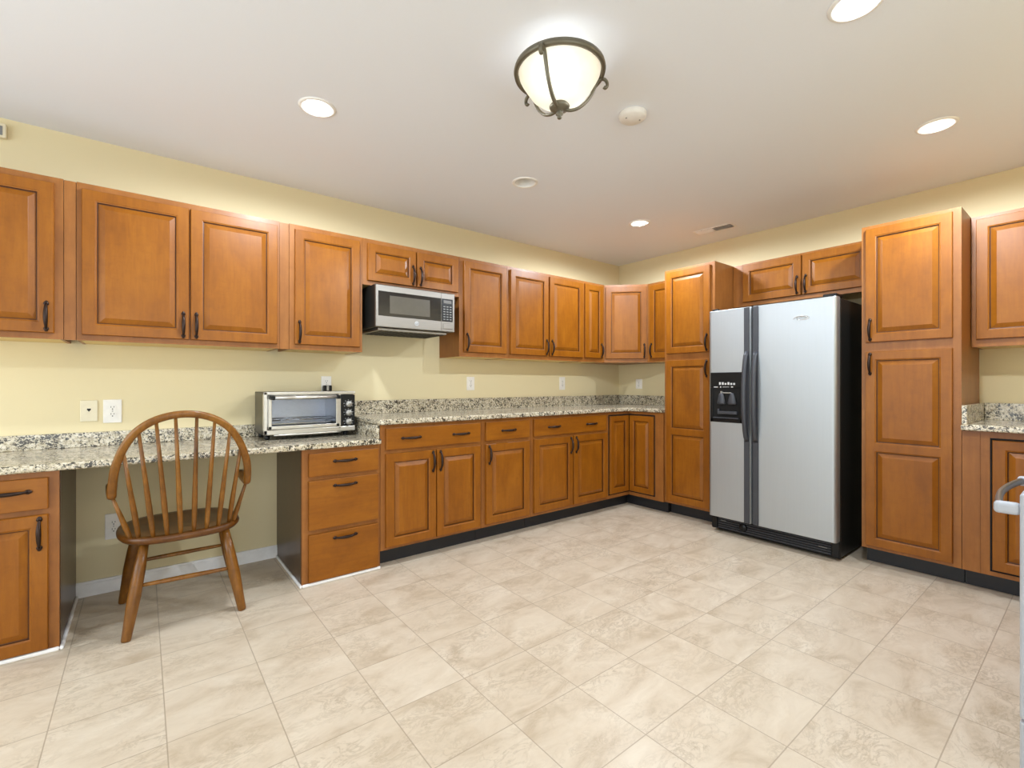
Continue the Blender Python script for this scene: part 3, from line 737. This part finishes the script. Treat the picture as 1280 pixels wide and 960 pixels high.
def tap(p0, p1, prof, n=14):
    p0, p1 = Vector(p0), Vector(p1); return MB().tube([p0.lerp(p1, t_) for t_, _ in prof], [q for _, q in prof], n)
LP = [(0, .0175), (.02, .019), (.2, .022), (.45, .0262), (.7, .0245), (1, .018)]
legs = {'rl': ((-.214, -.238, .0), (-.148, -.185, .412)), 'rr': ((.246, -.220, 0), (.176, -.175, .412)), 'fl': ((-.238, .255, 0), (-.175, .150, .412)), 'fr': ((.268, .272, 0), (.192, .165, .412))}
for k_, (p0, p1) in legs.items(): tap(p0, p1, LP).build('leg', 'oak', r)
def lp(k_, z): p0, p1 = (Vector(q) for q in legs[k_]); return p0.lerp(p1, z / .412)
SPf = [(0, .0075), (.15, .0095), (.5, .0115), (.85, .0095), (1, .0075)]
tap(lp('rl', .228), lp('rr', .218), SPf).build('stretcher', 'oak', r)
tap(lp('fl', .222), lp('fr', .222), SPf).build('stretcher', 'oak', r)
BOW = [(-.272, .02, .662), (-.270, -.06, .655), (-.267, -.14, .650), (-.264, -.195, .648), (-.262, -.225, .656), (-.261, -.240, .680), (-.258, -.258, .715), (-.252, -.279, .768), (-.238, -.300, .826), (-.214, -.323, .888), (-.177, -.343, .945), (-.125, -.358, .987), (-.063, -.367, 1.011), (0, -.370, 1.018), (.066, -.366, 1.009), (.122, -.357, .985), (.172, -.342, .945), (.213, -.322, .886), (.240, -.299, .825), (.258, -.277, .762), (.264, -.258, .712), (.266, -.240, .680), (.267, -.225, .656), (.268, -.195, .648), (.270, -.14, .650), (.272, -.06, .655), (.274, .02, .662)]
def smooth(pts, n=4):
    P = [Vector(p) for p in pts]; out = []
    for i in range(len(P) - 1):
        a_, b_, c_, d_ = P[max(i - 1, 0)], P[i], P[i + 1], P[min(i + 2, len(P) - 1)]
        for k_ in range(n):
            t_ = k_ / n; out.append(0.5 * ((2 * b_) + (c_ - a_) * t_ + (2 * a_ - 5 * b_ + 4 * c_ - d_) * t_ ** 2 + (3 * b_ - a_ - 3 * c_ + d_) * t_ ** 3))
    return out + [P[-1]]
bp_ = smooth(BOW, 3); k0 = len(bp_)
rb = []
for i in range(k0):
    s_ = min(i, k0 - 1 - i); rb.append(.0170 if s_ > 8 else .0170 + .006 * (8 - s_) / 8)
MB().tube(bp_, rb, 14, flat=.82, up=(1, 0, 0)).build('bow', 'oak', r)
TOPS = [(-.221, -.313, .862), (-.168, -.344, .945), (-.107, -.358, .985), (-.038, -.366, 1.008), (.042, -.365, 1.005), (.113, -.355, .980), (.178, -.338, .930), (.228, -.307, .850)]
SPP = [(0, .0085), (.1, .0105), (.3, .0118), (.55, .0095), (1, .0065)]
for i, tpt in enumerate(TOPS):
    x = -.176 + .361 * i / 7; q = abs(x / .235)
    y = -.232 * (1 - q ** 2.7) ** (1 / 2.7); x, y = rz2(x, y); tap((x, y, .440), tpt, SPP, 12).build('spindle', 'oak', r)
tap((*rz2(-.205, -.165), .440), (-.262, -.205, .650), SPP, 12).build('arm_stump', 'oak', r)
tap((*rz2(.208, -.155), .440), (.266, -.205, .650), SPP, 12).build('arm_stump', 'oak', r)

# ------------------------------------------------------------------ ceiling fittings
bulbmesh = None
def can(x, y, lit, label):
    r = thing('recessed_light', label, 'ceiling light', (x, y, CEIL), 0, None)
    MB().lathe([(CR - .003, .002), (CR - .003, -.001), (CR + .002, -.006), (CR + .012, -.006), (CR + .018, -.001), (CR + .018, -.0002), (CR - .003, .0)], n=48).build('trim_ring', 'lampwhite', r)
    MB().lathe([(CR - .0035, .0), (CR - .006, .03), (CR - .016, .075), (.030, .100), (0, .102)], n=40).build('reflector', 'lampwhite', r)
    MB().lathe([(.022, .099), (.030, .085), (.046, .052), (.047, .046), (.040, .041), (0, .038)], n=32).build('bulb', 'bulb' if lit else 'deadbulb', r)
    if lit:
        L = bpy.data.lights.new('lamp', 'SPOT'); L.energy = CAN_W * 4; L.shadow_soft_size = 0.045; L.spot_size = math.radians(178); L.spot_blend = 0.3; L.color = (0.91, 1.0, 1.10)
        link('lamp', L, r, (0, 0, -.03))
    return r
can(*CANS[0], True, 'lit recessed ceiling light at left, above the desk side')
can(*CANS[1], False, 'unlit recessed ceiling light in front of the back wall cabinets')
can(*CANS[2], True, 'small-looking lit recessed ceiling light nearest the far corner')
can(*CANS[3], True, 'lit recessed ceiling light cut off by the top edge of the photo')
can(*CANS[4], True, 'lit recessed ceiling light at right, in front of the right-hand pantry')

r = thing('smoke_detector', 'round white smoke detector cover on the ceiling beside the bowl light', 'smoke detector', (-2.348, -1.985, CEIL), 0)
MB().lathe([(0, -.0002), (.066, -.0002), (.068, -.006), (.066, -.020), (.058, -.027), (0, -.029)], n=40).build('cover', 'lampwhite', r)
m = MB(); m.lathe([(.004, -.0275), (.004, -.0295), (0, -.0295)], (-.035, .012, 0), 10); m.lathe([(.004, -.0275), (.004, -.0295), (0, -.0295)], (.032, -.018, 0), 10); m.build('screw', 'greymark', r)

r = thing('ceiling_vent', 'narrow white air vent in the ceiling near the right wall', 'vent', (-.378, -1.34, CEIL), math.radians(96))
MB().box(-.165, .165, -.055, .055, -.0002, -.004, .001).build('frame', 'lampwhite', r)
MB().box(-.148, .148, -.040, .040, -.0041, -.0046).build('duct_opening', 'slot', r)
m = MB()
for i in range(9):
    y = -.036 + i * .009
    for x0, x1, tl in ((-.148, -.002, 1), (.002, .148, -1)):
        m.prism([(y - .004, 0), (y - .0034, 0), (y + .0045 * 1, -.006 * 1), (y + .0039, -.006)] if tl > 0 else [(y + .004, 0), (y + .0034, 0), (y - .0045, -.006), (y - .0039, -.006)], x0, x1, mtx=Matrix.Translation((0, 0, -.0046)) @ Matrix(((0, 0, 1, 0), (1, 0, 0, 0), (0, 1, 0, 0), (0, 0, 0, 1))))
m.build('louvre', 'lampwhite', r)

# bowl fixture
FC = (-2.913, -2.051)
r = thing('ceiling_fixture', 'semi-flush alabaster bowl light with three scrolled metal arms', 'ceiling light', (FC[0], FC[1], CEIL), 0)
ZR = 2.43 - CEIL; RR = .180
MB().lathe([(0, -.0002), (.060, -.0002), (.062, -.008), (.056, -.014), (.02, -.018), (0, -.018)], n=40).build('canopy', 'pewter', r)
MB().tube([(0, 0, -.02), (0, 0, -.205)], .006, 10).build('stem', 'pewter', r)
MB().lathe([(RR - .010, ZR - .010), (RR + .004, ZR - .012), (RR + .007, ZR), (RR + .004, ZR + .012), (RR - .010, ZR + .010), (RR - .012, ZR)], n=72, close=True).build('ring', 'pewter', r)
m = MB(); prof = [(RR - .012, ZR + .004), (RR - .015, ZR - .012), (.156, ZR - .030), (.140, ZR - .055), (.118, ZR - .088), (.085, ZR - .115), (.045, ZR - .131), (.018, ZR - .135)]
m.lathe(prof, n=64); m.build('bowl', 'alabaster', r)
for ang in (206, 92, -29):
    a_ = math.radians(ang); dx, dy = math.cos(a_), math.sin(a_)
    prof = [(.020, ZR - .150), (.050, ZR - .150), (.085, ZR - .136), (.115, ZR - .108), (.135, ZR - .080), (.150, ZR - .048), (.160, ZR - .024), (.174, ZR - .010), (.192, ZR - .008), (.203, ZR - .018), (.205, ZR - .034), (.197, ZR - .044), (.190, ZR - .040)]
    pts = smooth([(dx * q, dy * q, z) for q, z in prof], 3)
    ar = MB().tube(pts, [.0062] * len(pts), 10, up=(0, 0, 1), flat=1.3).build('arm', 'pewter', r)
MB().lathe([(0, ZR - .130), (.036, ZR - .132), (.042, ZR - .140), (.038, ZR - .150), (.022, ZR - .157), (.008, ZR - .160), (.008, ZR - .164), (.015, ZR - .168), (.015, ZR - .173), (.006, ZR - .177), (.006, ZR - .180), (.010, ZR - .184), (.008, ZR - .189), (0, ZR - .191)], n=28).build('finial', 'pewter', r)
for k_, (bx, by) in enumerate(((.085, .03), (-.07, -.055))):
    MB().ball((bx, by, ZR - .020), .018, (1, 1, 1.1)).build('bulb', 'bulb', r)
    L = bpy.data.lights.new('bulb_light', 'POINT'); L.energy = BULB_W; L.shadow_soft_size = .03; L.color = (0.91, 1.0, 1.10)
    link('bulb_light', L, r, (bx, by, ZR - .052))

# ------------------------------------------------------------------ range at the right edge (front faces +y)
RX0, RX1, RYF = -2.352, -1.745, -3.290
r = thing('oven_range', 'white and steel appliance with a bowed bar handle at the right edge', 'range', (RX1, YF, 0), PI)
rw = RX1 - RX0; rd = RYF - YF    # local x 0..rw runs towards -x, y negative = towards the room
MB().box(0, rw, -.002, -rd + .04, .012, .905, .004).build('body', 'ovenwhite', r)
MB().box(-.0, rw, -.01, -rd + .035, .906, .918, .003).build('cooktop', 'black', r)
for bx, by, br in ((.16, -.18, .075), (.45, -.18, .095), (.16, -.44, .095), (.45, -.44, .075)):
    MB().lathe([(br, .918), (br, .9192), (br - .004, .9192), (br - .004, .918)], (bx, by, 0), 32, close=True).build('burner', 'darkgrey', r)
od = MB().box(.0, rw, -rd + .0395, -rd, .23, .851, .006).build('oven_door', 'ovenwhite', r)
MB().box(.09, rw - .09, -rd + .001, -rd - .0015, .34, .70, .001).build('glass', 'smoked', od)
MB().box(.0, rw, -rd + .0395, -rd, .05, .222, .006).build('drawer', 'ovenwhite', r)
MB().box(.02, rw - .02, -.05, -rd + .08, 0, .0115).build('base', 'black', r)
pts = []
for i in range(21):
    t_ = i / 20; pts.append((.020 + (rw - .040) * t_, -rd - .040 - .022 * math.sin(PI * t_), .806))
MB().tube(pts, .0115, 12, flat=.75, up=(0, 0, 1)).build('handle', 'steel', od)
for x in (.004, rw - .034): MB().box(x, x + .030, -rd + .002, -rd - .052, .788, .822, .010, 3).build('handle_bracket', 'ovenwhite', od)

# families of look-alikes
for nm, gp in (('wall_cabinet', 'wall cabinets in the upper row'), ('base_cabinet', 'base cabinets along the back wall'), ('pantry_cabinet', 'tall pantry cabinets'), ('wall_outlet', 'white wall outlets'), ('recessed_light', 'recessed ceiling lights')):
    for ob in COL.objects:
        if ob.parent is None and ob.name.split('.')[0] == nm: ob['group'] = gp
